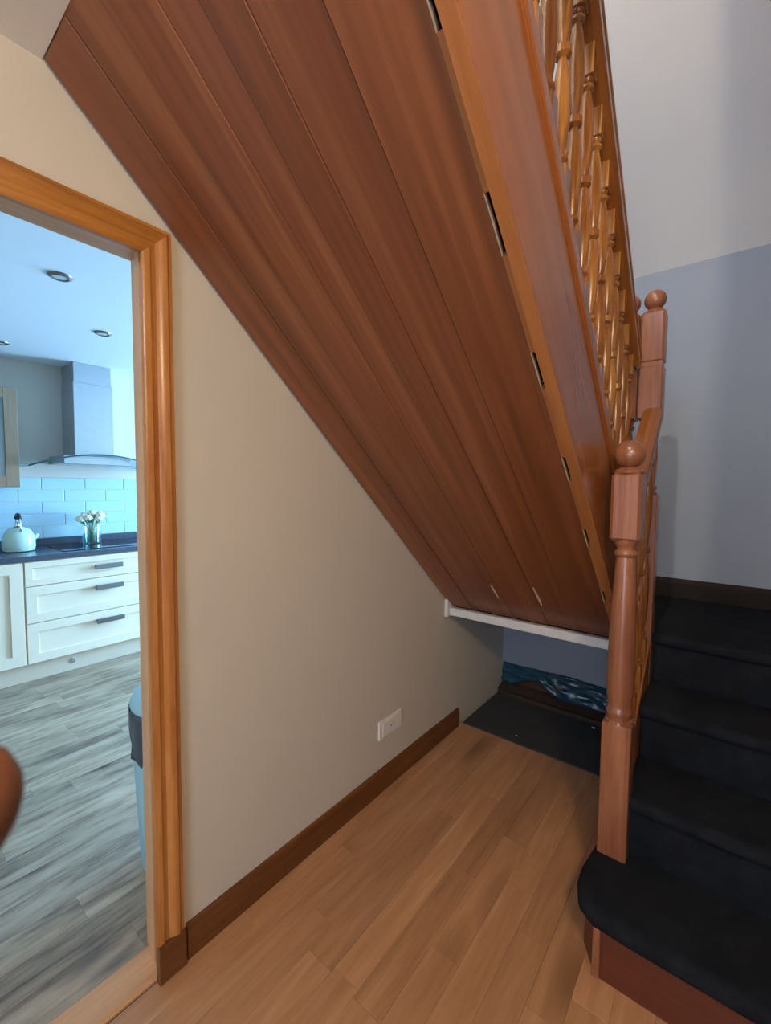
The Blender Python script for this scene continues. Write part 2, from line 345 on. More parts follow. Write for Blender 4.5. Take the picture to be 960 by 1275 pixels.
# kitchen-side architrave
bm = bmesh.new(); box(bm, -.138, -.12, DY1-.012, DY1+.06, 0, 2.13); obj('casing_upright', bm, M_OAKZ, d1)
bm = bmesh.new(); box(bm, -.138, -.12, DY0-.06, DY0+.012, 0, 2.13); obj('casing_upright', bm, M_OAKZ, d1)
bm = bmesh.new(); box(bm, -.138, -.12, DY0+.012, DY1-.012, 2.060, 2.13); obj('casing_head', bm, M_OAKY, d1)

# ------------------------------------------------------------------ kitchen shell
KX, KY0, KY1, KZ = -3.2, -2.0, 5.2, 2.392
bm = B(KX, -.12, KY0, KY1, -.06, -.012); kf = struct(obj('floor_kitchen', bm, M_KGAP), 'grey rustic plank floor of the kitchen')
KW = .12
for i in range(27):
    x1 = -.12-KW*i; x0 = max(KX, x1-KW)
    if x1-x0 < .05: break
    y = -1.2-rr.uniform(0, .9)
    while y < 2.3:
        ln = rr.choice((.6, .9, 1.2)); inst('plank', strip(x1-x0, ln, .012, M_KFLOOR, 'kitchen_plank'), ((x0+x1)/2, y+ln/2, 0), kf); y += ln
bm = B(KX-.12, KX, KY0-.12, KY1+.12, 0, 2.6); struct(obj('wall_kitchen_far', bm, M_KWALL), 'pale kitchen wall behind the cooker hood')
bm = bmesh.new(); box(bm, KX, -.12, KY0-.12, KY0, 0, 2.6); struct(obj('wall_kitchen_near', bm, M_KWALL), 'plain kitchen end wall outside the view')
bm = bmesh.new(); box(bm, KX, -2.05, KY1, KY1+.12, 0, 2.6); box(bm, -.45, -.12, KY1, KY1+.12, 0, 2.6); box(bm, -2.05, -.45, KY1, KY1+.12, 2.25, 2.6); box(bm, -2.05, -.45, KY1, KY1+.12, 0, .15)
struct(obj('wall_kitchen_window', bm, M_KWALL), 'kitchen end wall with wide glazing')
w2 = struct(thing('window_2', 'wide kitchen glazing', None, (-1.25, KY1+.06, 1.2)))
bm = bmesh.new()
for a in ((-2.05, -2.0, .15, 2.25), (-.5, -.45, .15, 2.25), (-1.28, -1.22, .15, 2.25), (-2.0, -1.28, .15, .2), (-1.22, -.5, .15, .2), (-2.0, -1.28, 2.2, 2.25), (-1.22, -.5, 2.2, 2.25)): box(bm, a[0], a[1], KY1+.02, KY1+.1, a[2], a[3])
obj('window_frame', bm, M_UPVC, w2); obj('pane', B(-2.0, -1.28, KY1+.05, KY1+.06, .2, 2.2), M_WIN, w2); obj('pane', B(-1.22, -.5, KY1+.05, KY1+.06, .2, 2.2), M_WIN, w2)
bm = B(KX, -.12, KY0, KY1, KZ, KZ+.1); struct(obj('ceiling_kitchen', bm, M_KCEIL), 'pale kitchen ceiling with recessed downlights')

# ================================================================== lower flight
RS, GO = .205, .26; Y1 = 1.33; LX0, LX1 = .995, XR-.002
lf = thing('stair_flight', 'dark carpeted lower stair flight rising to the landing beside the newel post', 'stairs', ((LX0+LX1)/2, Y1, 0))
# first step: wooden riser box with splayed left end, carpet on top
bm = bmesh.new(); prism(bm, [(.975, Y1-.012), (LX1, Y1-.012), (LX1, 1.60), (.935, 1.60), (.925, 1.40)], 'z', 0, .15)
obj('riser', bm, M_RISER, lf)
obj('corner_bead', B(.966, .986, Y1-.019, Y1-.008, 0, .15, bev=.002), M_NEWEL, lf)
def carpet_tread(x0, x1, yf, yb, zt, drop, th=.02, splay=None):
    """rounded nosing profile carpet"""
    prof = [(yb, zt-.002), (yb, zt)]
    prof = [(yb, zt-th), (yb, zt)]
    rn = .024
    for a in range(0, 10):
        t = math.pi/2+math.pi*a/9
        prof.append((yf+rn-.004+rn*math.cos(t), zt-rn+rn*math.sin(t)))
    prof.append((yf+.02, zt-2*rn-drop)); prof.append((yf+.034, zt-2*rn-drop))
    bm = bmesh.new(); prism(bm, prof, 'x', x0, x1)
    return bm
bm = bmesh.new()
rn = .026
# tread 1 carpet wraps the nosing and the splayed end: swept outline
out = [(.918, 1.60), (.902, 1.46), (.905, 1.40), (.925, 1.335), (.965, Y1-.022), (1.05, Y1-.026), (LX1, Y1-.026)]
ring_def = [(-.03, 0), (-.012, .0), (0, -.008), (.006, -.026), (0, -.046), (-.012, -.060)]     # outward offset, dz
rings = []
for dof, dz in ring_def:
    ring = []
    for i, (x, y) in enumerate(out):
        a = Vector(out[max(i-1, 0)]); c = Vector(out[min(i+1, len(out)-1)]); t = (c-a).normalized(); nrm = Vector((-t.y, t.x))*-1
        nx, ny = -abs(nrm.x) if i < 4 else 0, nrm.y if nrm.y < 0 else -abs(nrm.y)
        if i == len(out)-1: nx = 0
        ring.append(bm.verts.new((x+nx*dof*1.0, y+ny*dof, RS+dz)))
    rings.append(ring)
for a, c in zip(rings, rings[1:]):
    for i in range(len(out)-1): bm.faces.new((a[i], a[i+1], c[i+1], c[i]))
bk = [bm.verts.new((LX1, 1.60, RS))]
bm.faces.new(rings[0]+bk)
bm.faces.new([rings[-1][i] for i in range(len(out)-1, -1, -1)]+[bm.verts.new((LX1, 1.60, RS-.06))][::-1])
bmesh.ops.recalc_face_normals(bm, faces=bm.faces)
obj('tread_carpet', bm, M_CARPET, lf, True)
for k in (2, 3, 4):
    yk = Y1+GO*(k-1); zt = RS*k
    yb = yk+GO+.01 if k < 4 else YB-.001
    if k < 4:
        obj('tread_carpet', carpet_tread(LX0, LX1, yk-.02, yb, zt, .0), M_CARPET, lf, 40)
    bm = bmesh.new(); box(bm, LX0, LX1, yk+.004, yk+.03, RS*(k-1)-.005, zt-.035, bev=.006, seg=2); obj('riser_carpet', bm, M_CARPET, lf, 40)
# closed string on the open side of the flight
SX0, SX1 = .945, .992
ys = 1.615; ye = 2.045
def zn(y): return RS+ (y-Y1)/GO*RS
bm = bmesh.new(); prism(bm, [(ys, 0), (ye, 0), (ye, zn(ye)+.03), (ys, zn(ys)+.03)], 'x', SX0, SX1)
obj('string_board', bm, M_RAIL, lf)
# landing
ld = thing('stair_landing', 'dark carpeted half landing between the two stair flights', 'landing', (1.0, 2.5, .82))
bm = bmesh.new(); box(bm, .002, SX1+.003, 2.14, YB-.002, .73, .82, bev=.004); box(bm, SX1+.003, LX1, 2.12, YB-.002, .73, .82, bev=.004)
obj('platform', bm, M_CARPET, ld)
obj('tread_carpet', carpet_tread(LX0, LX1, Y1+GO*3-.02, 2.16, .822, 0), M_CARPET, ld, 40)

# ================================================================== upper flight
TH = math.atan(.8791); CT, ST = math.cos(TH), math.sin(TH)
O0 = Vector((0, .743, 1.9724)); ROT = (-TH, 0, 0)
def sl(y): return (y-O0.y)/CT             # world y on the soffit plane -> local slope coordinate
def soff(y): return O0.z-.8791*(y-O0.y)
uf = thing('stair_flight', 'upper stair flight overhead with boarded reddish wood underside', 'stairs', (.44, 2.2, .82))
T0, T1 = sl(.314), sl(2.125)
edges = [.010, .150, .262, .385, .470, .556, .690, .848]
for i, (a, b_) in enumerate(zip(edges, edges[1:])):
    dz = (-.002, .0015, -.001, .001, -.0015, .002, -.0005)[i]
    bm = B(a+.0002, b_-.0002, T0, T1, dz*.8, .016, bev=.0014)
    mid = Vector(((a+b_)/2, (T0+T1)/2, 0))
    for v in bm.verts: v.co -= mid
    sobj('soffit_board', bm, M_SOFF, uf, O0+Vector((mid.x, mid.y*CT, -mid.y*ST)), ROT)
# filler strips between the boards and the outer string, with open slots between them
slots = [(.560, .588), (.755, .841), (1.009, 1.087), (1.266, 1.341), (1.517, 1.591), (1.813, 1.883)]
prev = .316
for a, b_ in slots+[(2.10, 2.2)]:
    t0, t1 = sl(prev), sl(a); mid = (t0+t1)/2
    bm = B(-.009, .009, t0-mid, t1-mid, -.004, .014)
    sobj('filler_strip', bm, M_STRIP, uf, O0+Vector((.857, mid*CT, -mid*ST)), ROT); prev = b_
for a, b_ in slots:
    t0, t1 = sl(a), sl(b_); mid = (t0+t1)/2; h = (t1-t0)/2
    bm = bmesh.new(); prism(bm, [(-.002, -h), (.0002, -h), (.0018, -h*.2), (.0012, h*.6), (.0003, h), (-.002, h)], 'z', -.003, .004)
    sobj('split_edge', bm, M_RAW, uf, O0+Vector((.8490, mid*CT, -mid*ST)), ROT)
# pale scuffs where the bottom board split
for (x, y, ln) in ((.36, 1.93, .12), (.57, 1.92, .16)):
    t = sl(y); bm = bmesh.new(); prism(bm, [(-.002, -ln/2), (.002, -ln*.45), (.006, 0), (.0035, ln*.45), (-.001, ln/2), (-.004, .1*ln)], 'z', -.0035, .004)
    sobj('split_edge', bm, M_RAW, uf, O0+Vector((x, t*CT, -t*ST)), ROT)
# outer string
XS0, XS1 = .866, .893
def lineY(y, off): return soff(y)+off
YU0, YU1 = .315, 2.045
def slope_prism(x0, x1, y0, y1, o0, o1):
    bm = bmesh.new(); t0, t1 = sl(y0), sl(y1)
    # plumb cut ends, local (t, n): a vertical offset o corresponds to n=o*CT, t shift = -o*ST
    P = [(t0-o0*ST, o0*CT), (t1-o0*ST, o0*CT), (t1-o1*ST, o1*CT), (t0-o1*ST, o1*CT)]
    prism(bm, P, 'x', x0, x1); mid = Vector(((x0+x1)/2, (t0+t1)/2, 0))
    for v in bm.verts: v.co -= mid
    return bm, O0+Vector((mid.x, mid.y*CT, -mid.y*ST))
bm, lc = slope_prism(XS0, XS1, YU0, YU1, -.022, .36)
bmesh.ops.bevel(bm, geom=list(bm.edges), offset=.003, segments=1, affect='EDGES')
sobj('outer_string', bm, M_STR, uf, lc, ROT)
bm, lc = slope_prism(XS0-.001, XS1+.0005, YU0, YU1, -.027, -.0225); sobj('edge_strip', bm, M_STRIP, uf, lc, ROT)
bm, lc = slope_prism(.0005, .009, .335, 2.10, .03, .33); sobj('wall_string', bm, M_STRIP, uf, lc, ROT)
UR, UG, UY = .2225, .253, 2.20
for k in range(7):
    yk = UY-UG*k; zt = .82+UR*(k+1)
    bm = B(.012, XS0-.001, yk-UG-.001, yk+.02, zt-.03, zt, bev=.004); obj('tread', bm, M_CARPET, uf)
    bm = B(.012, XS0-.001, yk-.018, yk, zt-UR+.001, zt-.03); obj('riser', bm, M_CARPET, uf)
bm = B(.012, XS0-.001, UY-UG*7-.018, UY-UG*7, 2.3775, 2.60); obj('riser', bm, M_CARPET, uf)

# ---- white batten below the soffit and its wall block
t = tag(obj('timber_batten', B(.02, .915, 2.098, 2.135, .706, .750, bev=.003), M_WBAT), 'white painted batten along the bottom edge of the boarded stair underside', 'batten')
t = tag(obj('timber_block', B(.001, .022, 2.07, 2.165, .70, .80, bev=.003), M_WBAT), 'small white timber block fixed to the wall at the batten end', 'timber block')

# ================================================================== newel posts
def newel_square(bm, cx, cy, w_, z0, z1, ch=.006):
    box(bm, cx-w_/2, cx+w_/2, cy-w_/2, cy+w_/2, z0, z1, bev=ch)
def ball_profile(z0, rball, rneck):
    """cap on the block: base disc, neck, ball"""
    p = [(rball*.95, z0), (rball*1.0, z0+.006), (rball*.82, z0+.014), (rneck, z0+.022)]
    zc = z0+.022+rball*.86
    for a in range(1, 13):
        t_ = -math.pi/2+.55+(math.pi-.55)*a/12
        p.append((max(.002, rball*math.cos(t_)), zc+rball*math.sin(t_)))
    return p
NX, NY = .966, 1.582
nw = thing('newel_post', 'tall turned newel post with ball top standing on the bottom carpeted step', 'newel post', (NX, NY, RS))
bm = bmesh.new(); newel_square(bm, NX, NY, .086, RS-.004, .655, .003); obj('base_block', bm, M_NEWEL, nw)
bm = bmesh.new(); lathe(bm, [(.043, .650), (.040, .664), (.034, .668), (.036, .676), (.040, .684), (.040, .694), (.036, .702), (.0345, .712), (.0355, .722), (.0395, .74), (.0415, .79), (.0405, .88), (.0375, 1.0), (.0335, 1.10), (.030, 1.165), (.028, 1.195), (.027, 1.203), (.033, 1.208), (.035, 1.215), (.033, 1.222), (.027, 1.227), (.028, 1.236), (.034, 1.243), (.038, 1.252), (.040, 1.262)], NX, NY, 32)
obj('turned_shaft', bm, M_NEWEL, nw, 40)
bm = bmesh.new(); newel_square(bm, NX, NY, .088, 1.256, 1.474, .010); obj('top_block', bm, M_NEWEL, nw)
bm = bmesh.new(); lathe(bm, ball_profile(1.472, .046, .022), NX, NY, 28); obj('ball_finial', bm, M_NEWEL, nw, 50)

def landing_newel(cx, cy, zb, label):
    o = thing('newel_post', label, 'newel post', (cx, cy, zb), 'pair of newel posts at the landing')
    bm = bmesh.new(); newel_square(bm, cx, cy, .086, zb, 1.40, .004); obj('base_block', bm, M_NEWEL, o)
    bm = bmesh.new(); lathe(bm, [(.040, 1.396), (.036, 1.410), (.028, 1.414), (.036, 1.424), (.036, 1.434), (.028, 1.442), (.031, 1.50), (.034, 1.56), (.030, 1.64), (.026, 1.664), (.036, 1.672), (.036, 1.682), (.028, 1.69), (.038, 1.706), (.040, 1.714)], cx, cy, 24); obj('turned_shaft', bm, M_NEWEL, o, 40)
    bm = bmesh.new(); newel_square(bm, cx, cy, .086, 1.708, 1.921, .006); newel_square(bm, cx, cy, .076, 1.90, 1.95, .001); newel_square(bm, cx, cy, .086, 1.933, 2.135, .008)
    obj('top_block', bm, M_NEWEL, o)
    bm = bmesh.new(); lathe(bm, ball_profile(2.132, .040, .020), cx, cy, 24); obj('ball_finial', bm, M_NEWEL, o, 50)
    return o
landing_newel(.950, 2.09, .003, 'ball topped newel post at the landing where the lower handrail ends')
landing_newel(.860, 2.09, .835, 'ball topped newel post at the landing half hidden behind the upper handrail')

# ================================================================== balustrades
def baluster_mesh(L, r=.02, name='baluster'):
    bm = bmesh.new(); h = L
    sq = .065*L/.7
    box(bm, -r, r, -r, r, -.03, sq, bev=.002); box(bm, -r, r, -r, r, h-sq, h+.03, bev=.002)
    p = [(.017, sq-.004), (.015, sq+.006), (.011, sq+.010), (.018, sq+.018), (.018, sq+.024), (.011, sq+.032)]
    for i in range(11):
        t_ = i/10; p.append((.011+.0095*math.sin(math.pi*t_)**.8*(1.0 if t_ < .5 else 1.0), sq+.032+(h/2-.02-sq-.032)*t_))
    p += [(.010, h/2-.016), (.019, h/2-.008), (.019, h/2+.008), (.010, h/2+.016)]
    for i in range(11):
        t_ = i/10; p.append((.011+.0095*math.sin(math.pi*t_)**.8, h/2+.02+(h/2-.02-sq-.032)*t_))
    p += [(.011, h-sq-.032), (.018, h-sq-.024), (.018, h-sq-.018), (.011, h-sq-.010), (.015, h-sq-.006), (.017, h-sq+.004)]
    lathe(bm, p, 0, 0, 14)
    me = bpy.data.meshes.new(name); bm.to_mesh(me); bm.free(); me.materials.append(M_BAL); finish(me, 35); return me
XB = .880
ub = thing('balustrade', 'upper stair balustrade of turned spindles above the boarded underside', 'balustrade', (XB, 2.04, 1.0))
bm, lc = slope_prism(XB-.024, XB+.022, YU0, YU1, .356, .415); bmesh.ops.bevel(bm, geom=list(bm.edges), offset=.005, segments=2, affect='EDGES'); sobj('base_rail', bm, M_STR, ub, lc, ROT, 30)
def rail_prism(x, y0, y1, line, slope, wdt, hgt):
    """moulded handrail following a straight pitch; line(y)=top height"""
    prof = [(-.5, 0), (-.5, .25), (-.36, .42), (-.36, .5), (-.5, .62), (-.48, .82), (-.3, .96), (0, 1.0), (.3, .96), (.48, .82), (.5, .62), (.36, .5), (.36, .42), (.5, .25), (.5, 0)]
    th = math.atan(slope); L_ = (y1-y0)/math.cos(th)
    bm = bmesh.new(); A = []; Bq = []
    for u, v in prof:
        dz = (v-1)*hgt; sh = dz*math.tan(th)
        A.append(bm.verts.new((u*wdt, -L_/2-sh*0 , dz))); Bq.append(bm.verts.new((u*wdt, L_/2-sh*0, dz)))
    bm.faces.new(A); bm.faces.new(Bq[::-1]); n_ = len(prof)
    for i in range(n_): bm.faces.new((A[i], Bq[i], Bq[(i+1) % n_], A[(i+1) % n_]))
    bmesh.ops.recalc_face_normals(bm, faces=bm.faces)
    ym = (y0+y1)/2
    return bm, Vector((x, ym, line(ym))), (th if slope > 0 else th, 0, 0)
bm, lc, rt = rail_prism(XB, .32, 2.06, lambda y: soff(y)+1.16, -.8791, .078, .085); sobj('handrail', bm, M_RAIL, ub, lc, rt, 40)
Lb = 1.16-.085/CT-.415; me = baluster_mesh(Lb)
y = .36
while y < 2.0:
    inst('baluster', me, (XB, y, soff(y)+.415), ub); y += .1012
lb = thing('balustrade', 'short lower stair balustrade between bottom newel post and landing', 'balustrade', (.966, 1.83, .5))
ls = RS/GO
bm, lc, rt = rail_prism(.962, 1.61, 2.06, lambda y: 1.415+ls*(y-1.62), ls, .066, .06); sobj('handrail', bm, M_RAIL, lb, lc, rt, 40)
for i in range(4):
    y = 1.685+.098*i; z0 = zn(y)+.03; z1 = 1.415+ls*(y-1.62)-.06/math.cos(math.atan(ls))
    if i == 0: me2 = baluster_mesh(z1-z0)
    inst('baluster', me2, (.966, y, z0), lb)

# ================================================================== under the landing
bp_ = bmesh.new(); box(bp_, .014, .94, 2.287, 2.80, -.015, .004, bev=.002)
tag(obj('floor_board', bp_, M_BLACK), 'black bare floor board under the stair landing', 'board')
bm = bmesh.new(); prism(bm, [(.10, 2.775), (.94, 2.765), (.94, 2.80), (.03, 2.80)], 'z', .004, .030); tag(obj('timber_strip', bm, M_DKWOOD), 'old dark brown timber strip on the black board below the blue plastic', 'timber strip')
# dark pit edge and crumpled blue plastic at the base of the back wall
bm = bmesh.new(); nx_, nz_ = 60, 10; vs = []
rp = random.Random(5)
ph = [rp.uniform(0, 6) for _ in range(8)]
for j in range(nz_+1):
    row = []
    for i in range(nx_+1):
        u = i/nx_; v = j/nz_; x = .012+u*.925
        top = .195+.006*math.sin(9*u+ph[0])
        bot = .055-.03*u+.065*math.exp(-((u-.25)/.14)**2)+.01*math.sin(14*u+ph[1])
        z = bot+(top-bot)*v
        d = .018+.010*math.sin(22*u+14*v+ph[2])+.008*math.sin(11*u-20*v+ph[3])+.006*math.sin(45*u+9*v+ph[4])
        d += .02*math.exp(-((u-.33-.22*(1-v))/.05)**2)+.015*(1-v)
        d = max(d, .003)*(0.35 if j == nz_ else 1)
        row.append(bm.verts.new((x, YB-.004-d, z)))
    vs.append(row)
for j in range(nz_):
    for i in range(nx_): bm.faces.new((vs[j][i], vs[j][i+1], vs[j+1][i+1], vs[j+1][i]))
ret = bmesh.ops.solidify(bm, geom=list(bm.faces), thickness=.0015)
bmesh.ops.recalc_face_normals(bm, faces=bm.faces)
tag(obj('plastic_sheet', bm, M_PLASTIC, None, True), 'crumpled blue plastic sheet along the foot of the back wall', 'plastic sheet')
bm = bmesh.new(); prism(bm, [(2.80, .0), (2.899, .0), (2.899, .15), (2.893, .15), (2.893, .055), (2.862, .05), (2.80, .03)], 'x', .012, .94); tag(obj('wall_plate', bm, M_DKWOOD), 'dark timber plate on the floor against the back wall behind the blue plastic', 'timber plate')
def chip(x, y, s, label):
    bm = bmesh.new(); bmesh.ops.create_icosphere(bm, subdivisions=1, radius=s)
    for v in bm.verts: v.co = Vector((v.co.x*1.3+x, v.co.y*.8+y, .004+s*.5+v.co.z*.5))
    tag(obj('plaster_chip', bm, M_WBAT), label, 'plaster chip')
chip(.648, 2.72, .009, 'small white plaster chip on the black board beside the newel post')
chip(.324, 2.354, .005, 'tiny grey plaster chip near the front edge of the black board')

# ================================================================== wall socket
sk = thing('wall_socket', 'ivory plastic socket plate on the beige wall above the skirting', 'socket', (0, 1.58, .295))
obj('plate', B(0, .010, 1.497, 1.668, .251, .339, bev=.003, seg=2), M_SOCK, sk)
obj('raised_panel', B(.009, .0125, 1.52, 1.645, .262, .328, bev=.0015), M_SOCK, sk)
obj('outlet_hole', B(.011, .0132, 1.574, 1.588, .288, .298, bev=.001), M_SOCKD, sk)
obj('screw', B(.011, .0134, 1.592, 1.598, .299, .304, bev=.0005), M_CHROME, sk)

# ================================================================== kitchen units
FX = -2.63
def shaker_front(name, parent, y0, y1, z0, z1, fr=.07, mat=None):
    mat = mat or M_CAB
    f_ = obj(name, B(FX-.002, FX+.006, y0+.003, y1-.003, z0+.003, z1-.003), mat, parent)
    obj('rail', B(FX+.004, FX+.018, y0+.003, y1-.003, z1-.003-fr, z1-.003, bev=.0015), mat, f_); obj('rail', B(FX+.004, FX+.018, y0+.003, y1-.003, z0+.003, z0+.003+fr, bev=.0015), mat, f_)
    obj('stile', B(FX+.004, FX+.018, y0+.003, y0+.003+fr, z0+.003+fr, z1-.003-fr, bev=.0015), mat, f_); obj('stile', B(FX+.004, FX+.018, y1-.003-fr, y1-.003, z0+.003+fr, z1-.003-fr, bev=.0015), mat, f_)
    return f_
dr = thing('drawer_unit', 'cream three drawer kitchen unit under the vase of flowers', 'drawer unit', (-2.9, 1.30, .13))
obj('body', B(-3.18, FX-.002, .772, 1.825, .13, .872), M_CAB, dr)
for (z0, z1, zh, fr) in ((.69, .868, .780, .045), (.425, .69, .618, .065), (.135, .425, .352, .065)):
    f_ = shaker_front('drawer', dr, .772, 1.825, z0, z1, fr)
    bm = bmesh.new(); box(bm, FX+.04, FX+.052, 1.197, 1.395, zh-.019, zh+.019, bev=.004, seg=2); box(bm, FX+.012, FX+.046, 1.203, 1.221, zh-.012, zh+.012); box(bm, FX+.012, FX+.046, 1.371, 1.389, zh-.012, zh+.012)
    obj('handle', bm, M_HANDLE, f_)
ba = thing('base_cabinet', 'cream kitchen base cabinet with panelled door left of the drawers', 'cabinet', (-2.9, .52, .13))
obj('body', B(-3.18, FX-.002, .17, .768, .13, .872), M_CAB, ba); shaker_front('door', ba, .17, .768, .135, .868, .075)
bc = thing('base_cabinet', 'cream kitchen base cabinet partly behind the left door jamb', 'cabinet', (-2.9, -.2, .13))
obj('body', B(-3.18, FX-.002, -.5, .166, .13, .872), M_CAB, bc); f_ = shaker_front('door', bc, -.5, .166, .135, .868, .075)
pl = thing('plinth', 'cream plinth board below the kitchen units', 'plinth', (-2.68, .66, 0))
obj('board', B(-2.69, -2.66, -.5, 1.825, 0, .128), M_PLINTH, pl)
bm = bmesh.new(); lathe(bm, [(.02, 0), (.02, .006), (.014, .008)], 0, 0, 16); bmesh.ops.rotate(bm, cent=(0, 0, 0), matrix=Matrix.Rotation(R(90), 3, 'Y'), verts=bm.verts); bmesh.ops.translate(bm, vec=(-2.66, 1.053, .075), verts=bm.verts)
obj('vent_cap', bm, M_STEEL, pl)
wt = thing('worktop', 'dark slate worktop on the cream kitchen units', 'worktop', (-2.9, .66, .872))
obj('slab', B(-3.198, -2.60, -.5, 1.83, .873, .911, bev=.004), M_TOP, wt); obj('upstand', B(-3.198, -3.178, -.5, 1.83, .911, .970, bev=.002), M_TOP, wt)
tag(obj('hob', B(-3.10, -2.68, 1.02, 1.60, .9112, .9165, bev=.002), M_HOB), 'black glass hob set in the dark worktop', 'hob')
# splashback tiles
sp = thing('splashback', 'pale blue brick bond tiles above the dark worktop', 'splashback', (-3.195, 1.0, .97))
obj('grout_bed', B(-3.1995, -3.194, .1, 1.83, .970, 1.470), M_GROUT, sp)
tw = .306; tile_me = {}
for r_ in range(5):
    z0 = .970+.1*r_; offy = 1.017 if r_ % 2 == 0 else 1.172
    k = -4
    for k in range(-4, 4):
        a, b_ = max(.1, offy+tw*k), min(1.83, offy+tw*(k+1))
        if b_-a < .03: continue
        wd = round(b_-a, 3)
        if wd not in tile_me:
            bm = B(-.004, .004, -wd/2+.0025, wd/2-.0025, -.0478, .0478, bev=.003, seg=2); q = bpy.data.meshes.new('tile'); bm.to_mesh(q); bm.free(); q.materials.append(M_TILE); tile_me[wd] = q
        inst('tile', tile_me[wd], (-3.190, (a+b_)/2, z0+.05), sp)
# cooker hood
hd = thing('cooker_hood', 'stainless steel cooker hood with curved glass canopy', 'cooker hood', (-3.05, 1.32, 1.56))
obj('duct_cover', B(-3.199, -2.90, 1.178, 1.462, 1.64, 2.235, bev=.004), M_STEEL, hd)
obj('upper_duct_cover', B(-3.199, -2.91, 1.186, 1.454, 2.225, KZ-.001, bev=.003), M_STEEL, hd)
obj('motor_box', B(-3.199, -2.82, 1.08, 1.56, 1.575, 1.645, bev=.004), M_STEEL, hd)
bm = bmesh.new(); n_ = 24
def arc(u): return 1.655-.10*(2*u-1)**2
g0 = []
for side, off in ((0, 0), (1, -.006)):
    rows = []
    for x in (-3.195, -2.80, -2.72, -2.70): rows.append([bm.verts.new((x-(.10*(2*i/n_-1)**2 if x > -2.75 else 0), .86+.92*i/n_, arc(i/n_)+off-(0 if x < -2.75 else .0))) for i in range(n_+1)])
    g0.append(rows)
for s_ in (0, 1):
    for a, c in zip(g0[s_], g0[s_][1:]):
        for i in range(n_): bm.faces.new((a[i], a[i+1], c[i+1], c[i]))
for i in range(n_):
    for q_ in (0, -1): bm.faces.new((g0[0][q_][i], g0[0][q_][i+1], g0[1][q_][i+1], g0[1][q_][i]))
for j in range(3):
    for q_ in (0, n_): bm.faces.new((g0[0][j][q_], g0[0][j+1][q_], g0[1][j+1][q_], g0[1][j][q_]))
bmesh.ops.recalc_face_normals(bm, faces=bm.faces); gl = obj('glass_canopy', bm, M_GLASS, hd, True)
bm = bmesh.new(); tube(bm, [(-2.70-.10*(2*i/n_-1)**2, .86+.92*i/n_, arc(i/n_)-.003) for i in range(n_+1)], .006, 6); obj('canopy_edge', bm, plain('dark_glass_edge', (.05, .12, .14), .15), gl, True)
# wall cabinet with glazed door
wc = thing('wall_cabinet', 'taupe wall cabinet with a glazed door at the left of the hood', 'cabinet', (-3.0, .5, 1.39))
obj('body', B(-3.199, -2.872, .25, .82, 1.392, 2.108), M_TAUPE, wc)
f_ = obj('door', B(-2.872, -2.868, .253, .817, 1.395, 2.105), M_TAUPE, wc)
for a in ((.253, .33, 1.395, 2.105), (.74, .817, 1.395, 2.105), (.33, .74, 1.395, 1.47), (.33, .74, 2.03, 2.105)): obj('door_frame', B(-2.869, -2.85, a[0], a[1], a[2], a[3], bev=.002), M_TAUPE, f_)
obj('door_pane', B(-2.8675, -2.864, .33, .74, 1.47, 2.03), plain('cabinet_glass', (.35, .42, .45), .08), f_)
# kettle
kt = thing('kettle', 'mint green stove kettle with dark handle on the worktop', 'kettle', (-2.95, .815, .9115))
bm = bmesh.new(); lathe(bm, [(.078, .9115), (.094, .918), (.100, .945), (.099, .99), (.092, 1.03), (.078, 1.062), (.056, 1.082), (.03, 1.09), (.012, 1.092)], -2.95, .815, 32); obj('body', bm, M_KETTLE, kt, 50)
bm = bmesh.new(); lathe(bm, [(.034, 1.086), (.036, 1.092), (.030, 1.099), (.008, 1.103), (.007, 1.11), (.014, 1.115), (.014, 1.126), (.006, 1.131)], -2.95, .815, 20); obj('lid', bm, M_CHROME, kt, 50)
bm = bmesh.new(); tube(bm, [(-2.95+.075*math.cos(math.pi*i/12), .815, 1.06+.125*math.sin(math.pi*i/12)) for i in range(13)], .006, 8); h_ = obj('handle', bm, M_CHROME, kt, True)
bm = bmesh.new(); tube(bm, [(-2.95+.075*math.cos(R(50+80*i/8)), .815, 1.06+.125*math.sin(R(50+80*i/8))) for i in range(9)], .014, 10); obj('grip', bm, M_BLK, h_, True)
bm = bmesh.new(); tube(bm, [(-2.95, .893, .99), (-2.95, .918, 1.012), (-2.95, .932, 1.035)], [.02, .015, .012], 12); obj('spout', bm, M_KETTLE, kt, True)
